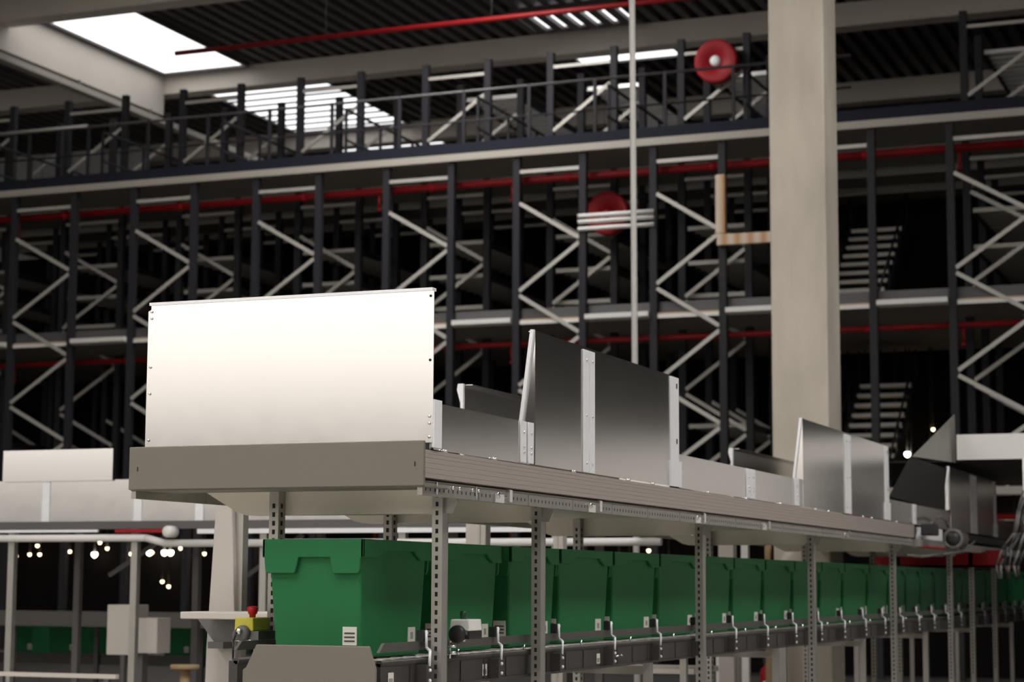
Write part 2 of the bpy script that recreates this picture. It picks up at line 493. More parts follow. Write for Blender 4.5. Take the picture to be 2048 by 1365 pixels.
pipe(7.53, 28.35, 0.062, 'thick red sprinkler pipe under the upper deck')
pipe(4.97, 28.35, 0.045, 'thinner red sprinkler pipe under the middle deck')
pipe(2.25, 28.35, 0.045, 'red sprinkler pipe under the lowest deck, low on the left')
rp = pipe(10.35, 28.9, 0.045, 'red pipe hung under the corrugated roof', -17.9, -4, False)
for xx in (-15, -12, -9):
    MB().tube((xx + 12, 0, 0.04), (xx + 12, 0, 1.2), 0.006, 6).obj('hanger', M['greykick'], rp)
rp = pipe(9.95, 37.3, 0.06, 'distant red pipe beyond the upper deck', -14, -6, False)
for xx in (-13, -9.5):
    MB().tube((xx + 12, 0, 0.05), (xx + 12, 0, 1.6), 0.008, 6).obj('hanger', M['greykick'], rp)

# fire hose reels
def reel(x, y, z, r, label, back):
    t = thing('fire_hose_reel', label, 'hose reel', (x, y, z))
    m = MB().lathe((0, 0, 0), (0, -1, 0), [(0, r * 0.3), (0, r), (0.03, r), (0.035, r * 0.94), (0.13, r * 0.94), (0.135, r), (0.165, r), (0.17, r * 0.92), (0.17, r * 0.30), (0.15, r * 0.28)], 40)
    m.obj('drum', M['reel'], t)
    MB().lathe((0, 0, 0), (0, -1, 0), [(0.04, r * 0.25), (0.18, r * 0.25), (0.20, r * 0.16), (0.20, 0.02)], 20).obj('hub', M['zinc'] if back else M['reel'], t)
    MB().lathe((0, 0.0, 0), (0, -1, 0), [(0.04, r * 0.92), (0.04, r * 0.975), (0.125, r * 0.975), (0.125, r * 0.92)], 30).obj('hose', M['black'], t)
    MB().box(-0.05, 0.05, 0.0, 0.06, -r * 1.1, r * 1.1).obj('bracket', M['greykick'], t)
    return t


reel(-10.02, 29.0, 7.03, 0.34, 'red fire hose reel behind the three white barrier rails', False)
reel(-8.335, 29.3, 9.37, 0.34, 'red fire hose reel with a pale hub on the upper deck left of the column', True)
# three white barrier rails
t = thing('barrier_rail', 'three white barrier rails across the aisle in front of a red hose reel', 'railing', (-9.56, 27.94, 5.3))
for z in (1.53, 1.44, 1.33):
    MB().tube((-0.60, 0, z), (0.60, 0, z), 0.033, 12).obj('rail', M['white'], t)
# padded post guard and striped barrier beside column
tag(MB().box(-7.99, -7.84, 27.86, 27.95, 6.40, 7.3).obj('post_guard', M['hazard'], bevel=0.02), 'striped cream padding strapped to the rack post left of the column', 'post guard')
tag(MB().box(-7.97, -6.75, 27.86, 27.95, 6.24, 6.40).obj('striped_barrier', M['hazard'], bevel=0.01), 'orange and white striped barrier bar left of the column', 'barrier')

# stairs between decks
def stair(z0, z1, y0, y1, xc, label):
    t = thing('staircase', label, 'stairs', (xc, y0, z0))
    n = 11
    for i in range(n):
        MB().box(-0.42, 0.42, (y1 - y0) * i / n, (y1 - y0) * i / n + 0.24, (z1 - z0) * (i + 0.6) / n, (z1 - z0) * (i + 0.6) / n + 0.06).obj('tread', M['brace'], t)
    for s in (-0.47, 0.47):
        MB().bar((s, 0, 0), (s, y1 - y0, z1 - z0), 0.04, 0.2, side=(1, 0, 0)).obj('stringer', M['navy'], t)
        h = MB().tube((s, 0, 0.55), (s, y1 - y0, z1 - z0 + 0.55), 0.02)
        for q in range(4):
            h.tube((s, (y1 - y0) * q / 3, (z1 - z0) * q / 3), (s, (y1 - y0) * q / 3, (z1 - z0) * q / 3 + 0.55), 0.018)
        h.obj('hand_rail', M['navy'], t)


stair(5.27, 7.2, 30.3, 32.7, -6.55, 'open staircase with pale treads right of the column, above the middle deck')
stair(2.63, 4.6, 30.3, 32.7, -6.45, 'open staircase with pale treads right of the column, below the middle deck')

# goods on the upper deck
rnd = random.Random(3)
tag(MB().box(-8.95, -8.05, 31.2, 31.9, 7.9, 8.85).obj('wrapped_pallet', M['poly'], bevel=0.03), 'white wrapped pallet load on the upper deck below the hose reel', 'pallet')
for i, (x, y, h, lab) in enumerate([(-10.3, 31.6, 0.5, 'stack of raw boards on the upper deck behind the white pole'), (-14.2, 31.6, 0.35, 'stack of raw boards on the upper deck above the white end panel'),
                                    (-12.0, 32.5, 0.7, 'taller stack of raw boards on the upper deck, between the other two')]):
    t = thing('board_stack', lab, 'boards', (x, y, 7.9))
    z = 0
    while z < h:
        MB().box(-0.5, 0.5, 0, 1.2, z, z + 0.08).obj('board', M['wood'] if rnd.random() < 0.4 else M['shelf'], t)
        z += 0.13

# small lamps deep among the racks
lamps = [(190, 1.75), (200, 1.95), (300, 1.78), (305, 1.78), (330, 1.78), (342, 1.78), (327, 1.3), (340, 1.22), (60, 1.75), (80, 1.75), (480, 1.78), (492, 1.8), (480, 1.4), (490, 1.3),
         (1240, 1.7), (1300, 1.8), (1822, 3.45), (1705, 3.35), (1772, 3.3), (1875, 3.85), (1520, 2.95), (1830, 3.1), (2035, 2.0), (2045, 2.05), (1500, 3.2), (1740, 3.6), (33, 1.72), (140, 1.80), (215, 1.85), (262, 1.76), (362, 1.85), (410, 1.76), (75, 1.9), (1262, 1.62), (1340, 1.68), (1690, 3.1), (1755, 3.05), (1800, 3.12), (1870, 3.4), (1545, 3.05)]
for i, (pxx, z) in enumerate(lamps):
    th = -YAW + atan((pxx - 1024) / 4011.0)
    y = 32.9 if z > 2.2 else 28.75
    x = y * math.tan(th)
    big = i in (0, 2, 4, 5, 10, 11, 16, 22, 23)
    t = thing('lamp', 'small warm lamp glowing deep among the dark racks', 'lamp', (x, y, z), 'small lamps deep among the racks')
    sc_ = 1.0 if big else 0.55
    MB().lathe((0, 0, 0), (0, 0, 1), [(-0.05, 0.01), (-0.035, 0.035), (0, 0.05), (0.03, 0.04)], 12).obj('bulb', M['lampw'] if big else M['lamp'], t).scale = (sc_, sc_, sc_)
    MB().tube((0, 0, 0.03), (0, 0, (2.575 if z < 2.4 else 5.215) - z), 0.012).obj('holder', M['black'], t)

# ================================================================== UPPER CONVEYOR (sheet metal chute line)
XR, XL = -2.88, -4.07
UC = thing('chute_conveyor', 'long raised conveyor with galvanised side panels and white end panel on slotted legs', 'conveyor', (-3.475, 6.35, 0))
OX, OY = 3.475, -6.35


class U(MB):
    """builder in world coordinates for parts of a thing whose base sits at loc"""
    def part(s, name, mats, root, bevel=0):
        l = root.location
        if root.parent: l = root.parent.location + l
        s.v = [(a - l.x, b - l.y, c - l.z) for a, b, c in s.v]
        return s.obj(name, mats, root, bevel)


# end fascia with folded lower corner
f = U().box(XL - 0.008, XR + 0.004, 6.335, 6.35, 1.637, 1.796)
f.box(XL - 0.008, XR + 0.004, 6.35, 6.55, 1.633, 1.640)
fo = f.part('end_fascia', M['fascia'], UC, 0.003)
slm = MB().box(-0.002, 0.002, -0.0015, 0.001, 0, 0.017).mesh('slot', M['hole'])
for x in (XL + 0.03, XR - 0.03): mobj('slot', slm, fo, (x + OX, 6.335 + OY, 1.705))
# side beams with grooves
for side, x in (('r', XR), ('l', XL + 0.06)):
    bm_ = U()
    pr = [(x - 0.06, 1.667), (x, 1.667)]
    for zz in (1.682, 1.700, 1.718, 1.736, 1.750):
        pr += [(x, zz - 0.002), (x - 0.0012, zz - 0.001), (x - 0.0012, zz + 0.001), (x, zz + 0.002)]
    pr += [(x, 1.765), (x - 0.06, 1.765)]
    bm_.prism(pr, 'Y', 6.352, 15.55)
    bm_.part('side_beam', M['beam'], UC)
    # slotted rail below with joints
    rl = U()
    xo = x - 0.012 if side == 'r' else x - 0.05
    for a in range(18):
        ya = 6.36 + a * 0.51
        rl.box(xo - 0.02, xo, ya, ya + 0.504, 1.606, 1.650)
        if side == 'r':
            for h in range(12):
                rl.box(xo - 0.001, xo + 0.0008, ya + 0.025 + h * 0.04, ya + 0.031 + h * 0.04, 1.622, 1.634, 1)
    rl.part('slotted_rail', [M['post'], M['hole']], UC)
b = U().box(XL + 0.06, XR - 0.06, 6.40, 22.0, 1.70, 1.762); b.part('belt', M['belt'], UC)
b = U().box(XL + 0.02, XR - 0.005, 6.352, 6.40, 1.766, 1.790); b.part('rubber_seal', M['belt'], UC)
# underside pan
for a, ya in enumerate((6.55, 8.2, 10.3, 12.9)):
    pass
b = U().box(XL + 0.03, XR - 0.04, 6.42, 15.6, 1.650, 1.662); b.part('underside_pan', M['pan'], UC)
# bolt heads on the beam
bh = MB().lathe((0, 0, 0), (0, 0, 1), [(0, 0.011), (0.008, 0.011), (0.013, 0.004)], 10).mesh('bolt', M['chrome'])
for y in [6.55, 7.02, 7.9, 8.62, 8.98, 9.9, 10.65, 11.4, 12.3, 12.65, 13.7, 14.0, 14.9]:
    mobj('bolt', bh, UC, (XR - 0.012 + OX, y + OY, 1.765))
bs = MB().lathe((0, 0, 0), (1, 0, 0), [(0, 0.008), (0.006, 0.007), (0.008, 0.003)], 8).mesh('bolt', M['chrome'])
for y in (6.62, 6.68, 6.80, 6.86): mobj('bolt', bs, UC, (XR - 0.012 + OX, y + OY, 1.642))
br = MB().box(-0.003, 0.003, 0, 0.008, 0, 0.043).mesh('threaded_rod', M['chrome'])
for y in (6.47, 6.83): mobj('threaded_rod', br, UC, (XR - 0.009 + OX, y + OY, 1.612))
# clips on the slotted rail
for y in (7.05, 8.1, 9.7, 11.0, 13.1):
    c = U(); c.box(XR - 0.014, XR + 0.0, y - 0.045, y + 0.045, 1.604, 1.640)
    c.lathe((XR, y - 0.02, 1.633), (1, 0, 0), [(0, 0.014), (0.005, 0.012), (0.007, 0.004)], 12)
    c.box(XR - 0.016, XR - 0.010, y + 0.045, y + 0.12, 1.61, 1.63); c.box(XR - 0.016, XR + 0.004, y + 0.09, y + 0.12, 1.61, 1.66)
    c.part('clip', M['chrome'], UC, 0.002)
# legs
def leg_mesh(ztop):
    m = MB()
    w, d, t = 0.042, 0.055, 0.004
    m.box(-w / 2, w / 2, 0, t, 0, ztop); m.box(w / 2 - t, w / 2, t, d, 0, ztop); m.box(-w / 2, -w / 2 + t, t, d, 0, ztop)
    m.box(-w / 2, -w / 2 + 0.012, d - t, d, 0, ztop); m.box(w / 2 - 0.012, w / 2, d - t, d, 0, ztop)
    z = 0.5
    while z < ztop - 0.02:
        m.box(-0.0065, 0.0045, -0.0008, 0.001, z - 0.0085, z + 0.0085, 1)
        m.box(w / 2 - 0.001, w / 2 + 0.0006, 0.022, 0.030, z - 0.007, z + 0.007, 1) if False else None
        z += 0.033
    return m.mesh('leg', [M['post'], M['hole']])


lm = leg_mesh(1.645)
lm2 = None
m = MB(); w, d, t = 0.040, 0.055, 0.004
m.box(-w / 2, w / 2, 0, t, 0, 1.645); m.box(w / 2 - t, w / 2, t, d, 0, 1.645); m.box(-w / 2, -w / 2 + t, t, d, 0, 1.645)
z = 0.5
while z < 1.62:
    m.box(-0.006, 0.006, -0.0008, 0.001, z - 0.009, z + 0.009, 1)
    m.box(w / 2 - 0.001, w / 2 + 0.0007, 0.018, 0.034, z - 0.009, z + 0.009, 1)
    z += 0.033
lm2 = m.mesh('leg', [M['post'], M['hole']])
LEGY = [6.73, 7.74, 10.10, 12.60, 15.25, 17.8, 19.0, 20.4]
for y in LEGY:
    mobj('leg', lm, UC, (-2.999 + OX, y + OY, 0))
    mobj('leg', lm2, UC, (-3.681 + OX, y + OY, 0))
    g = U().prism([(XL + 0.05, 1.650), (XR - 0.03, 1.650), (XR - 0.16, 1.565), (XR - 0.19, 1.556), (XL + 0.24, 1.556), (XL + 0.20, 1.565)], 'Y', y + 0.058, y + 0.066)
    g.box(XL + 0.24, XR - 0.19, y + 0.066, y + 0.14, 1.556, 1.562)
    g.part('cross_plate', M['pan'], UC)
    gg = U().prism([(-2.975, 1.645), (-2.93, 1.645), (-2.93, 1.60), (-2.95, 1.555), (-2.975, 1.555)], 'Y', y + 0.02, y + 0.026)
    gg.part('gusset', M['post'], UC)

# white end panel
pn = U().prism([(-4.052, 1.792), (-2.872, 1.792), (-2.872, 2.330), (-2.877, 2.338), (-4.040, 2.338), (-4.040, 2.318), (-4.052, 2.312)], 'Y', 6.40, 6.4025)
ep = pn.part('end_panel', M['galv'], UC)
fl = U().box(-4.047, -2.877, 6.396, 6.43, 2.334, 2.345); a = fl.part('flange', M['zinc'], UC); a.parent = ep
fl = U().box(-2.876, -2.868, 6.402, 6.47, 1.775, 1.945); a = fl.part('flange', M['zinc'], UC); a.parent = ep
s = U()
scm = MB().lathe((0, 0, 0), (0, -1, 0), [(0, 0.006), (0.004, 0.005), (0.005, 0.002)], 8).mesh('screw', M['chrome'])
for xx, zs in ((-4.037, (2.310, 2.285, 2.10, 2.0, 1.825)), (-2.885, (1.885, 1.86, 1.812))):
    for zz in zs: mobj('screw', scm, ep, (xx + OX, 6.40 + OY, zz))
bhm = MB().tube((0, -0.0015, 0), (0, 0.001, 0), 0.005, 12).mesh('bolt_hole', M['hole'])
for zz in (2.315, 2.085): mobj('bolt_hole', bhm, ep, (-2.885 + OX, 6.40 + OY, zz))


# galvanised walls
def wall(x, y0, y1, z1, name='low_wall', z0=1.772):
    t = 0.003
    o = U().box(x - t, x, y0, y1, z0, z1)
    o.box(x - 0.04, x - t, y0, y1, z1 - t, z1)
    return o.part(name, M['galv'], UC)


scx = MB().lathe((0, 0, 0), (1, 0, 0), [(0, 0.007), (0.003, 0.006), (0.005, 0.002)], 8).mesh('screw', M['chrome'])


def strips(x, ys, z0, z1, parent, wd=0.068, sc=()):
    for y in ys:
        st = U().box(x, x + 0.006, y, y + wd, z0, z1)
        o = st.part('joint_strip', M['zinc'], UC, 0.002); o.parent = parent
        for zz in (z1 - 0.045, (z0 + z1) / 2 - 0.02, z0 + 0.04):
            mobj('screw', scx, parent, (x + 0.006 + OX, y + wd / 2 + OY, zz))


LOWJ = [7.34, 7.42, 9.45, 10.72, 10.80, 11.88, 12.0, 14.66]
low = wall(-2.9, 6.47, 7.41, 1.94)
strips(-2.9, [7.30, 7.38], 1.775, 1.94, low, 0.062)
low = wall(-2.9, 9.44, 10.75, 1.938)
strips(-2.9, [10.68, 10.78], 1.775, 1.938, low, 0.085)
low = wall(-2.9, 10.76, 12.0, 1.938)
strips(-2.9, [11.78], 1.775, 1.938, low, 0.11)
low = wall(-2.9, 14.66, 17.3, 1.93)
strips(-2.9, [15.6], 1.775, 1.93, low, 0.12)
low = wall(-4.05, 6.47, 22, 1.938)
low = wall(-2.9, 20.0, 22, 1.938)


def tall(y0, y1, yj, wj=0.07, x=-2.9, inner=-1):
    """tall guard: outer sheet, two joint strips, end flange, and the triangular front gusset"""
    z0, z1, t = 1.775, 2.318, 0.003
    o = U().box(x - t, x, y0, y1, z0, z1); o.box(x - 0.03, x - t, y0, y1, z1 - t, z1)
    p = o.part('tall_panel', M['galv'], UC)
    strips(x, [yj, yj + wj + 0.006], z0, z1 - 0.012, p, wj)
    e = U().box(x, x + 0.005, y1 - 0.13, y1, z0 + 0.12, z1 - 0.005)
    e.box(x, x + 0.009, y1 - 0.15, y1 + 0.03, z0, z0 + 0.125)
    e.box(x - 0.001, x + 0.0056, y1 - 0.045, y1 - 0.025, z1 - 0.06, z1 - 0.035, 1)
    e.box(x - 0.001, x + 0.0056, y1 - 0.045, y1 - 0.025, z0 + 0.21, z0 + 0.235, 1)
    q = e.part('end_flange', [M['zinc'], M['hole']], UC); q.parent = p
    q = U().prism([(x, z1 + 0.002), (x, 1.945), (x - 0.052, 1.945), (x - 0.009, z1 + 0.002)], 'Y', y0 - 0.004, y0).part('gusset', M['galv'], UC); q.parent = p
    q = U().prism([(x - 0.001, z1 + 0.004), (x - 0.016, z1 + 0.004), (x - 0.064, 1.945), (x - 0.05, 1.945)], 'Y', y0 - 0.02, y0 - 0.004).part('gusset_flange', M['zinc'], UC); q.parent = p
    return p


tall(7.47, 9.42, 8.03)
tall(12.02, 14.66, 13.18, 0.09)
tall(17.35, 20.0, 18.45, 0.16)
for y0, y1 in ((9.41, 11.9), (14.55, 16.7)):
    o = U().box(-4.053, -4.05, y0, y1, 1.775, 2.318); o.box(-4.053, -4.0, y0, y1, 2.315, 2.318)
    p = o.part('tall_panel', M['galv'], UC)
    q = U().prism([(-4.045, 2.322), (-4.075, 2.322), (-4.08, 2.29), (-4.06, 2.22), (-4.06, 1.8), (-4.045, 1.8)], 'Y', y0 - 0.02, y0).part('gusset_flange', M['zinc'], UC); q.parent = p
# dark folded guard at the far end
q = U().prism([(14.82, 1.955), (17.25, 1.93), (17.25, 2.30), (15.70, 2.31)], 'X', -2.93, -2.925).part('rubber_curtain', M['rubber'], UC)
q = U().prism([(15.68, 2.305), (17.30, 2.36), (17.72, 2.375), (17.72, 2.80)], 'X', -2.912, -2.908).part('folded_guard', M['shelf'], UC)
# drive end
d = U(); d.lathe((-2.79, 17.1, 1.685), (0, -1, 0), [(0, 0.080), (0.30, 0.080), (0.31, 0.086), (0.33, 0.086), (0.335, 0.062), (0.325, 0.060)], 28)
for k in range(14):
    a = 2 * pi * k / 14
    d.bar((-2.79 + 0.083 * cos(a), 17.08, 1.685 + 0.083 * sin(a)), (-2.79 + 0.083 * cos(a), 16.82, 1.685 + 0.083 * sin(a)), 0.010, 0.010, side=(cos(a), 0, sin(a)))
mt = d.part('drive_motor', M['greyplastic'], UC)
U().lathe((-2.79, 16.772, 1.685), (0, -1, 0), [(0, 0.058), (0.006, 0.056), (0.010, 0.02)], 24).part('fan_cover', M['black'], UC)
U().box(-2.86, -2.76, 15.7, 15.95, 1.69, 1.78).part('junction_box', M['black'], UC, 0.01)
U().box(-2.95, -2.85, 15.6, 22.0, 1.60, 1.66).part('side_frame', M['post'], UC)
U().box(-2.95, -2.86, 15.95, 16.7, 1.66, 1.76).part('gearbox', M['zinc'], UC, 0.01)
U().box(-2.90, -2.80, 15.75, 16.5, 1.595, 1.606).part('red_bracket', M['reel'], UC)
U().path([(-2.82, 15.9, 1.78), (-2.82, 16.1, 1.83), (-2.82, 16.4, 1.85), (-2.83, 16.7, 1.83), (-2.84, 16.85, 1.79)], 0.012).part('cable', M['greyplastic'], UC)
U().path([(-2.74, 17.6, 1.68), (-2.75, 17.0, 1.58), (-2.78, 16.2, 1.55), (-2.82, 15.5, 1.52), (-2.9, 15.3, 1.53)], 0.010).part('cable', M['greyplastic'], UC)

# ================================================================== BIN CONVEYOR
BC = thing('roller_conveyor', 'dark roller conveyor carrying the row of green totes', 'conveyor', (-3.35, 6.3, 0))
YE = 27.0
# front end plate
U().prism([(-3.53, 0.3), (-3.035, 0.3), (-3.035, 1.0), (-3.062, 1.080), (-3.507, 1.080), (-3.546, 1.0), (-3.56, 0.99), (-3.56, 0.3)], 'Y', 6.30, 6.312).part('end_plate', M['fascia'], BC, 0.003)
for side, x in (('r', -3.05), ('l', -3.62)):
    sg = 1 if side == 'r' else -1
    g = U(); g.prism([(6.36, 1.045), (6.42, 1.088), (YE, 1.088), (YE, 1.055), (6.36, 1.055)] if False else [(6.40, 1.088), (YE, 1.088), (YE, 1.056), (6.36, 1.056)], 'X', x - 0.012, x)
    g.part('guide_rail', M['rail2'], BC)
    p = U(); p.box(x - 0.03, x + 0.005, 6.36, YE, 0.925, 1.018); p.tube((x + 0.0, 6.36, 1.018), (x + 0.0, YE, 1.018), 0.012, 10)
    p.box(x - 0.03, x + 0.012, 6.36, YE, 0.918, 0.928)
    yy = 6.6
    if side == 'r':
        while yy < YE:
            p.box(x + 0.004, x + 0.009, yy, yy + 0.012, 0.93, 1.005); yy += 0.23
    p.part('side_profile', M['rail'], BC)
# rollers
rm = MB().tube((-0.25, 0, 0), (0.25, 0, 0), 0.020, 10).mesh('roller', M['post'])
yy = 6.42; k = 0
while yy < 17.5 and k < 100:
    mobj('roller', rm, BC, (0.015, yy - 6.3, 1.008)); yy += 0.11; k += 1
# brackets holding the guide rail
bk = U(); 
bk = MB(); bk.box(-0.012, 0.014, -0.014, 0.014, 1.088, 1.128, 1); bk.box(0.012, 0.020, -0.02, 0.02, 1.10, 1.15, 0) if False else None
bk.path([(0.02, 0.0, 1.128), (0.022, 0.0, 1.065), (0.05, -0.03, 1.055), (0.05, -0.035, 1.0)], 0.0055, 8, 0)
bk.lathe((0.014, 0.010, 1.118), (1, 0, 0), [(0, 0.005), (0.008, 0.005), (0.010, 0.003)], 8, 0)
bk.box(0.005, 0.05, -0.06, -0.02, 0.93, 1.005, 2)
for zz in (0.948, 0.985): bk.lathe((0.05, -0.035, zz), (1, 0, 0), [(0, 0.007), (0.006, 0.006), (0.008, 0.003)], 8, 0)
bkm = bk.mesh('rail_bracket', [M['zinc'], M['black'], M['rail']])
for k in range(26):
    mobj('rail_bracket', bkm, BC, (-3.05 + 3.35, 6.71 + 0.69 * k - 6.3, 0))
# studs
sm_ = MB(); sm_.tube((0, 0, 1.02), (0, 0, 1.05), 0.006, 8); st = sm_.mesh('stud', M['chrome'])
for k in range(26): mobj('stud', st, BC, (-3.05 + 3.35, 7.05 + 0.69 * k - 6.3, 0))
# legs of the roller conveyor and cross tie
for y in (6.9, 9.4, 11.9, 14.4, 16.9, 19.4, 22.0):
    for x in (-3.06, -3.64):
        U().box(x - 0.02, x + 0.02, y, y + 0.04, 0, 0.92).part('leg', M['post'], BC)
    U().box(-3.62, -3.08, y, y + 0.04, 0.86, 0.90).part('cross_tie', M['lip'], BC)
# rating labels on the side profile
for y in (6.42, 7.28, 8.62, 10.3, 11.6, 12.95):
    l = U().box(-3.044, -3.0435, y, y + 0.045, 0.94, 0.985)
    for q in range(5): l.box(-3.0436, -3.043, y + 0.006 + q * 0.007, y + 0.009 + q * 0.007, 0.945, 0.965, 1)
    l.part('rating_label', [M['paper'], M['ink']], BC)
U().path([(-3.03, 8.75, 0.965), (-3.025, 8.8, 0.972), (-3.03, 8.85, 0.965), (-3.025, 8.9, 0.972), (-3.03, 8.95, 0.966)], 0.004).part('spring', M['chrome'], BC)

# totes
def tote_parts():
    L, W, H = 0.60, 0.41, 0.426       # length along Y, width X, height; origin at front-right-bottom corner (+X, -Y)
    body = MB()
    b0 = [(-0.022, 0.035), (-W + 0.045, 0.035), (-W + 0.045, L - 0.06), (-0.022, L - 0.06)]
    b1 = [(-0.016, 0.016), (-W + 0.016, 0.016), (-W + 0.016, L - 0.016), (-0.016, L - 0.016)]
    vs = [(x, y, 0.0) for x, y in b0] + [(x, y, H - 0.02) for x, y in b1]
    body.add(vs, [(0, 1, 2, 3), (7, 6, 5, 4), (0, 4, 5, 1), (1, 5, 6, 2), (2, 6, 7, 3), (3, 7, 4, 0)])
    bme = body.mesh('body', M['green'])
    lid = MB(); z1 = H; zb = H - 0.066; zf = H - 0.124
    lid.box(-W + 0.004, -0.004, 0.004, L - 0.004, H - 0.016, H)
    # front and back skirts with two flaps
    for ya, yb in ((0.0, 0.012), (L - 0.012, L)):
        lid.prism([(-W, z1), (0.0, z1), (0, zb), (-0.012, zb), (-0.015, zf + 0.012), (-0.022, zf), (-0.118, zf), (-0.124, zf + 0.006), (-0.135, zb),
                   (-0.262, zb), (-0.274, zf + 0.006), (-0.280, zf), (-W + 0.022, zf), (-W + 0.012, zf + 0.010), (-W + 0.008, zb), (-W, zb)][::-1], 'Y', ya, yb)
    # side skirts: deep at both ends, shallow in the middle
    for xa, xb in ((-0.012, 0.0), (-W, -W + 0.012)):
        lid.prism([(0.0, z1), (L, z1), (L, zb - 0.006), (L - 0.10, zb - 0.006), (L - 0.16, z1 - 0.038), (0.17, z1 - 0.038), (0.12, zb), (0.0, zb)][::-1], 'X', xa, xb)
    lme = lid.mesh('lid', M['green'])
    la = MB(); la.box(-0.092, -0.036, 0.0275, 0.0340, 0.046, 0.112)
    for q in range(3): la.box(-0.085, -0.043, 0.0268, 0.0276, 0.058 + q * 0.014, 0.064 + q * 0.014, 1)
    lb = MB(); lb.box(-0.0240, -0.0185, 0.428, 0.492, 0.046, 0.104)
    for q in range(5): lb.box(-0.0186, -0.0180, 0.449 + q * 0.005, 0.4507 + q * 0.005, 0.060, 0.085, 1)
    return bme, lme, la.mesh('barcode_label', [M['paper'], M['ink']]), lb.mesh('barcode_label', [M['paper'], M['ink']])


TB, TL, TF, TS = tote_parts()


def tote(x, y, z, label, group, rz=0, parts=True):
    t = thing('storage_tote', label, 'tote', (x, y, z), group)
    t.rotation_euler.z = rz
    for n_, me, bv in (('body', TB, 0.008), ('lid', TL, 0.003)):
        o = mobj(n_, me, t)
        b = o.modifiers.new('bevel', 'BEVEL'); b.width = bv; b.segments = 2; b.limit_method = 'ANGLE'; b.angle_limit = radians(40)
    mobj('barcode_label', TF, t); mobj('barcode_label', TS, t)
    return t


fronts = [6.45, 7.17, 7.87, 8.47, 9.21, 9.95, 10.72, 11.38, 12.10, 12.85, 13.62, 14.34, 15.20, 16.0, 16.73, 17.4, 18.1, 18.84, 19.58, 20.32, 21.1, 21.9, 22.65, 23.4, 24.1]
for i, y in enumerate(fronts[:-1]):
    t = tote(-3.162, y, 1.030, 'green plastic tote, %s from the near end of the conveyor row' % ORD[i] if i else 'green plastic tote with hinged lid at the near end of the conveyor row', 'green totes on the roller conveyor')
    t.scale.y = min(0.60, fronts[i + 1] - y - 0.012) / 0.60 if i < 3 else (fronts[i + 1] - y - 0.012) / 0.60

# emergency stop box on the left
e = thing('emergency_stop', 'yellow emergency stop box with red mushroom button left of the nearest tote', 'emergency stop', (-3.73, 6.60, 1.085))
U().prism([(-3.768, 1.118), (-3.688, 1.118), (-3.690, 1.168), (-3.766, 1.168)], 'Y', 6.60, 6.73).part('housing', M['yellow'], e, 0.004)
U().lathe((-3.728, 6.598, 1.110), (0, -1, 0), [(0, 0.030), (0.012, 0.029), (0.018, 0.02)], 24).part('cable_cover', M['greyplastic'], e)
U().lathe((-3.733, 6.58, 1.118), (0, -1, 0), [(0, 0.012), (0.012, 0.012), (0.014, 0.005)], 12).part('connector', M['chrome'], e)
b = U().lathe((-3.722, 6.655, 1.168), (0, 0, 1), [(0, 0.012), (0.010, 0.012), (0.014, 0.017), (0.034, 0.022), (0.040, 0.019), (0.042, 0.008)], 20).part('mushroom_button', M['redplastic'], e)
U().box(-3.775, -3.665, 6.60, 6.73, 1.086, 1.118).part('base', M['greyplastic'], e)
U().path([(-3.775, 6.60, 1.083), (-3.685, 6.60, 1.083), (-3.680, 6.60, 1.075), (-3.680, 6.60, 1.03)], 0.004).part('bracket', M['chrome'], e)
U().path([(-3.740, 6.567, 1.115), (-3.748, 6.56, 1.08), (-3.748, 6.56, 1.02), (-3.738, 6.57, 0.93), (-3.725, 6.6, 0.85)], 0.004).part('cable', M['black'], e)

# white control box on the right leg
e = thing('control_box', 'white control box with dark green button beside the nearest slotted leg', 'control box', (-2.98, 6.9, 1.09))
U().prism([(-3.021, 1.122), (-2.938, 1.122), (-2.942, 1.165), (-3.016, 1.165)], 'Y', 6.90, 7.02).part('housing', M['white'], e, 0.004)
U().box(-3.021, -2.938, 6.90, 7.02, 1.092, 1.122).part('base', M['black'], e, 0.003)
U().lathe((-2.985, 6.898, 1.110), (0, -1, 0), [(0, 0.034), (0.012, 0.033), (0.018, 0.024)], 24).part('cover', M['black'], e)
U().lathe((-2.987, 6.955, 1.165), (0, 0, 1), [(0, 0.013), (0.028, 0.013), (0.031, 0.010)], 16).part('button', M['darkgreen'], e)
U().box(-2.952, -2.944, 6.892, 6.9, 1.108, 1.124).part('screw', M['chrome'], e)
U().path([(-2.955, 6.90, 1.088), (-3.015, 6.90, 1.088), (-3.018, 6.90, 1.080), (-3.018, 6.90, 1.02)], 0.0045).part('bracket', M['chrome'], e)
for zz in (1.066, 1.042):
    U().tube((-3.03, 6.89, zz), (-2.99, 6.89, zz), 0.006, 8).part('bolt', M['chrome'], e)

# ================================================================== WORKSTATION ON THE LEFT
ws = thing('workstation', 'beige workstation column with a pale table top left of the nearest tote', 'workstation', (-4.63, 8.0, 0))
c = U().prism([(-4.755, 0), (-4.575, 0), (-4.590, 1.0), (-4.622, 1.66), (-4.622, 2.0), (-4.707, 2.0), (-4.707, 1.66), (-4.741, 1.0)], 'Y', 8.05, 8.12)
c.part('column', M['column'], ws, 0.004)
U().box(-4.615, -4.578, 8.08, 8.13, 0, 1.66).part('column_rib', M['post'], ws)
U().box(-4.671, -3.85, 7.70, 8.04, 1.137, 1.168).part('table_top', M['offwhite'], ws, 0.004)
U().prism([(-4.75, 1.134), (-4.42, 1.134), (-4.55, 1.03), (-4.66, 1.03)], 'Y', 7.98, 8.05).part('table_bracket', M['greyplastic'], ws)
U().box(-4.68, -4.60, 7.96, 8.05, 1.0, 1.03).part('clamp', M['greyplastic'], ws)
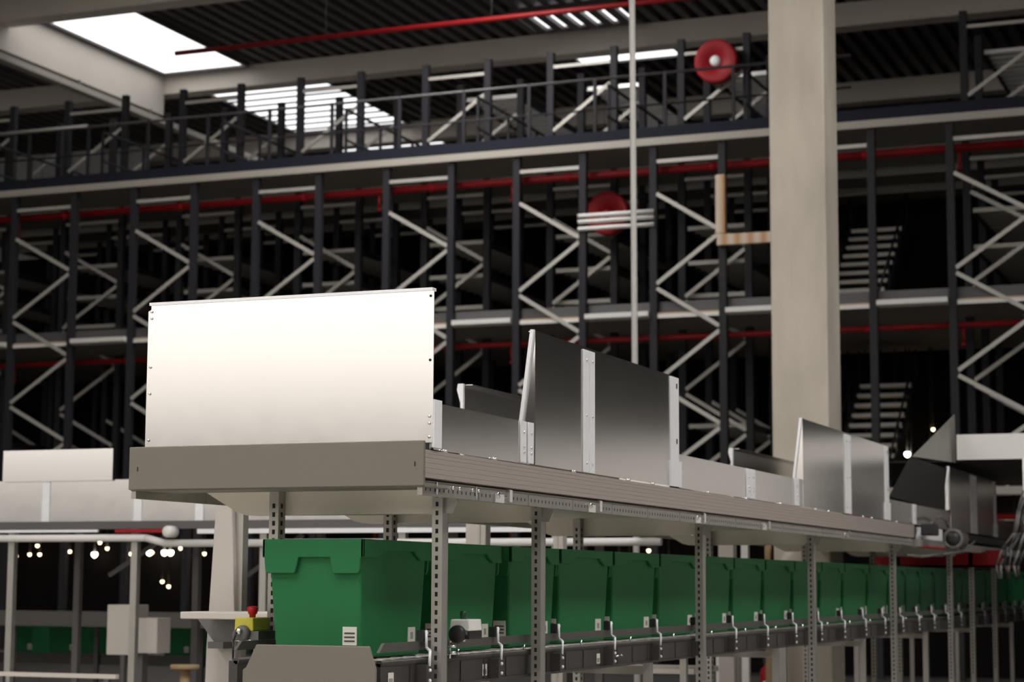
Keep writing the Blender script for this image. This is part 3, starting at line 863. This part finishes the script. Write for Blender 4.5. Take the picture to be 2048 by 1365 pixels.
for lab, y, wd in (('beige workstation column behind the totes, left of the second slotted leg', 11.0, 0.13), ('slim beige workstation column behind the totes, right of the second slotted leg', 12.4, 0.07)):
    c = thing('workstation_column', lab, 'column', (-4.65, y, 0))
    MB().box(-wd / 2, wd / 2, 0, 0.08, 0, 2.0).obj('column', M['column'], c, 0.004)
    MB().box(wd / 2 - 0.05, wd / 2 - 0.035, -0.006, 0.0, 0, 2.0).obj('column_rib', M['post'], c)

# ================================================================== CROSS CONVEYOR AT THE LEFT BACK
lc = thing('cross_conveyor', 'galvanised cross conveyor running left behind the white end panel', 'conveyor', (-7, 13.3, 0))
U().box(-9.74, -8.71, 13.30, 13.304, 2.085, 2.335).part('tall_panel', M['galv'], lc)
for a, b_ in ((-10.6, -9.33), (-9.33, -8.48), (-8.48, -7.93), (-7.93, -6.60), (-6.60, -5.3), (-5.3, -4.2)):
    U().box(a + 0.004, b_ - 0.004, 13.32, 13.323, 1.765, 2.092).part('low_wall', M['galv'], lc)
    U().box(b_ - 0.035, b_ + 0.035, 13.312, 13.32, 1.765, 2.09).part('joint_strip', M['zinc'], lc)
U().box(-10.6, -4.2, 13.27, 13.34, 1.705, 1.765).part('side_beam', M['motor'], lc)
U().box(-10.6, -4.2, 13.34, 14.3, 1.74, 1.765).part('belt', M['belt'], lc)
t = U(); t.tube((-10.6, 13.24, 1.634), (-8.35, 13.24, 1.634), 0.028); t.tube((-8.35, 13.24, 1.634), (-8.18, 13.24, 1.592), 0.028); t.tube((-8.18, 13.24, 1.592), (-4.2, 13.24, 1.592), 0.028)
t.part('cable_duct', M['white'], lc)
t = U(); t.box(-9.9, -8.8, 13.25, 13.27, 1.68, 1.70); t.box(-7.9, -4.3, 13.24, 13.27, 1.665, 1.70)
t.part('duct_cover', M['zinc'], lc)
U().box(-8.62, -8.2, 13.22, 13.27, 1.675, 1.70).part('red_guard', M['reel'], lc)
U().lathe((-8.12, 13.20, 1.68), (0, -1, 0), [(-0.07, 0.045), (0.03, 0.045), (0.045, 0.03)], 20).part('roller_drive', M['white'], lc)
for x in (-9.62, -8.48, -7.35, -6.2, -5.0):
    U().box(x - 0.028, x + 0.028, 13.28, 13.33, 0, 1.705).part('leg', M['post'], lc)
    U().box(x - 0.028, x + 0.028, 14.2, 14.25, 0, 1.74).part('leg', M['motor'], lc)
U().bar((-9.3, 14.2, 1.35), (-8.75, 14.2, 1.68), 0.03, 0.03).part('strut', M['motor'], lc)
U().bar((-8.0, 14.2, 1.35), (-7.5, 14.2, 1.68), 0.03, 0.03).part('strut', M['motor'], lc)

# low conveyor with totes, further back on the left
l2 = thing('roller_conveyor', 'dark low roller conveyor with dim totes behind the cross conveyor at lower left', 'conveyor', (-13, 20.0, 0))
U().box(-16.5, -10.4, 19.92, 19.97, 0.34, 0.46).part('side_profile', M['rail'], l2)
U().box(-16.5, -10.4, 20.75, 20.80, 0.34, 0.46).part('side_profile', M['rail'], l2)
U().box(-16.5, -10.4, 19.97, 20.75, 0.40, 0.445).part('roller_bed', M['rail2'], l2)
U().box(-16.5, -10.4, 18.20, 18.26, 0.82, 0.98).part('upper_rail', M['rail2'], l2)
U().box(-16.5, -10.4, 18.26, 19.92, 0.83, 0.90).part('upper_bed', M['rail'], l2)  # bed widened backwards to shade the totes
for x in (-16, -14.6, -13.2, -11.8, -10.6):
    U().box(x, x + 0.05, 19.88, 19.92, 0, 0.83).part('leg', M['motor'], l2); U().box(x, x + 0.05, 18.27, 18.31, 0, 0.83).part('leg', M['motor'], l2)
TP = ['cut off by the left edge of the photo', 'second from the left edge of the photo', 'third from the left edge of the photo', 'just left of the beige cabinet',
      'first one right of the beige cabinet', 'nearest to the beige workstation column']
for i, x in enumerate((-14.55, -14.17, -13.58, -13.03, -12.02, -11.56)):
    tote(x, 20.05, 0.445 if i else 0.445, 'dim green tote on the low left conveyor, ' + TP[i], 'green totes on the low left conveyor') if i else None
c = thing('control_cabinet', 'beige control cabinet between green totes at lower left', 'cabinet', (-8.76, 13.6, 0))
U().box(-8.884, -8.66, 13.55, 13.8, 0.725, 1.117).part('housing', M['column'], c, 0.006)
U().box(-8.655, -8.453, 13.60, 13.8, 0.74, 1.015).part('side_box', M['column'], c, 0.006)
U().box(-8.70, -8.62, 13.66, 13.74, 0, 0.74).part('stand', M['motor'], c)
c = thing('stool', 'small orange-brown wooden stool low at left beside the workstation column', 'stool', (-7.29, 12.1, 0))
U().lathe((-7.29, 12.1, 0.70), (0, 0, 1), [(0, 0.10), (0.03, 0.10)], 20).part('seat', M['cardboard'], c)
U().tube((-7.29, 12.1, 0), (-7.29, 12.1, 0.70), 0.035).part('stem', M['cardboard'], c)
c = thing('floor_rail', 'pale low guard rail at the lower left corner of the photo', 'railing', (-8.4, 12.2, 0))
U().box(-9.2, -7.9, 12.18, 12.22, 0.615, 0.645).part('rail', M['offwhite'], c)
for x in (-8.9, -8.0): U().box(x, x + 0.04, 12.18, 12.22, 0, 0.615).part('rail_post', M['motor'], c)

# ================================================================== RIGHT BACK: cross conveyor, red tray, hood
rc = thing('cross_conveyor', 'raised white cross conveyor leaving to the right at the far end', 'conveyor', (-2.8, 17.5, 0))
U().box(-2.86, 8.0, 17.5, 17.52, 2.385, 2.605).part('side_panel', M['white'], rc)
U().box(-2.86, 8.0, 17.52, 17.76, 2.385, 2.40).box(-4.04, 8.0, 17.76, 22.0, 2.385, 2.40).part('underside', M['rubber'], rc)
U().box(-2.0, 8.0, 18.6, 18.62, 1.65, 2.385).part('shade_panel', M['rubber'], rc)  # near-black sheet standing in for the shade inside the opening
U().box(-2.04, 8.0, 17.45, 17.50, 1.60, 1.68).part('side_frame', M['post'], rc)
U().box(-2.3, -2.27, 17.46, 17.5, 1.68, 2.385).part('end_flange', M['zinc'], rc)
for x in (-2.25, 0, 2.5, 5.0): U().box(x, x + 0.05, 17.6, 17.65, 0, 2.385).part('leg', M['post'], rc)
U().box(-1.6, 8.0, 17.46, 17.49, 1.68, 2.385).part('lower_panel', M['white'], rc)
U().box(-2.26, -2.05, 17.44, 17.50, 1.70, 2.30).part('side_sheet', M['galv'], rc)
c = thing('reflector_boxes', 'row of white boxes added out of view to reflect in the far side panel', 'cabinet', (-1.2, 24, 0))  # unseen boxes, added to brighten the reflection in the far tall panel
for q in range(5):
    U().box(-1.2 + q * 1.5, 0.28 + q * 1.5, 24.0, 24.8, 0.05, 3.0).part('reflector_body', M['white'], c, 0.01)
U().box(-1.2, 6.28, 24.05, 24.75, 0, 0.05).part('plinth', M['motor'], c)
h = thing('cable_bundle', 'grey bundle of hoses and cables hanging at the right edge of the photo', 'cables', (-2.3, 17.2, 1.5))
rnd = random.Random(11)
for k in range(6):
    x = -2.33 + 0.035 * k; j = [rnd.uniform(-0.03, 0.03) for _ in range(6)]
    U().path([(x + 0.06, 17.25, 2.1), (x + 0.02 + j[0], 17.18, 1.92 + j[1]), (x - 0.04 + j[2], 17.14, 1.74), (x - 0.11 + j[3], 17.12, 1.60 + j[4]), (x - 0.16, 17.12, 1.47), (x - 0.15 + j[5], 17.14, 1.36)],
             0.009 + 0.004 * (k % 3), 10).part('hose', M[('motor', 'greyplastic', 'black')[k % 3]], h)
tr = thing('red_tray', 'red sheet metal tray under the far end of the raised conveyor', 'tray', (-3.3, 19.0, 1.47))
U().box(-3.90, -2.71, 19.0, 19.02, 1.47, 1.63).part('front_panel', M['reel'], tr)
U().box(-3.90, -2.71, 19.0, 19.9, 1.47, 1.49).part('bottom', M['reel'], tr)
# cabinet, posts and extinguisher behind the totes
c = thing('control_cabinet', 'pale control cabinet with a dark display under the conveyors, left of the concrete column', 'cabinet', (-4.6, 16.3, 0))
U().box(-4.70, -4.515, 16.3, 16.5, 0, 0.71).part('housing', M['white'], c, 0.008)
U().box(-4.60, -4.54, 16.294, 16.3, 0.56, 0.60).part('display', M['black'], c)
c = thing('fire_extinguisher', 'red fire extinguisher standing just left of the concrete column', 'extinguisher', (-4.265, 16.3, 0))
U().lathe((-4.265, 16.3, 0.0), (0, 0, 1), [(0, 0.055), (0.55, 0.055), (0.60, 0.045), (0.63, 0.02), (0.65, 0.02)], 20).part('cylinder', M['reel'], c)
U().box(-4.285, -4.245, 16.27, 16.33, 0.65, 0.69).part('valve', M['black'], c)
U().tube((-4.265, 16.25, 0.48), (-4.265, 16.243, 0.48), 0.03).part('label_disc', M['paper'], c)
tag(MB().box(-4.42, -4.36, 16.1, 16.16, 0, 1.72).obj('support_post', M['white'], bevel=0.004), 'slim white post behind the totes, left of the concrete column', 'post')
tag(MB().box(-4.205, -4.155, 16.05, 16.1, 0, 1.72).obj('support_post', M['cardboard'], bevel=0.004), 'slim orange-brown post behind the totes, against the concrete column', 'post')
tag(MB().box(-4.60, -4.47, 16.05, 16.15, 0, 1.72).obj('support_post', M['column'], bevel=0.004), 'broad beige post behind the totes, left of the slim white post', 'post')
c = thing('bench', 'pale low bench under the roller conveyor between two slotted legs', 'bench', (-4.4, 13.2, 0))
U().box(-4.95, -3.9, 13.0, 13.6, 0.70, 0.735).part('bench_top', M['offwhite'], c)
for x in (-4.9, -4.0): U().box(x, x + 0.04, 13.1, 13.5, 0, 0.70).part('leg', M['motor'], c)
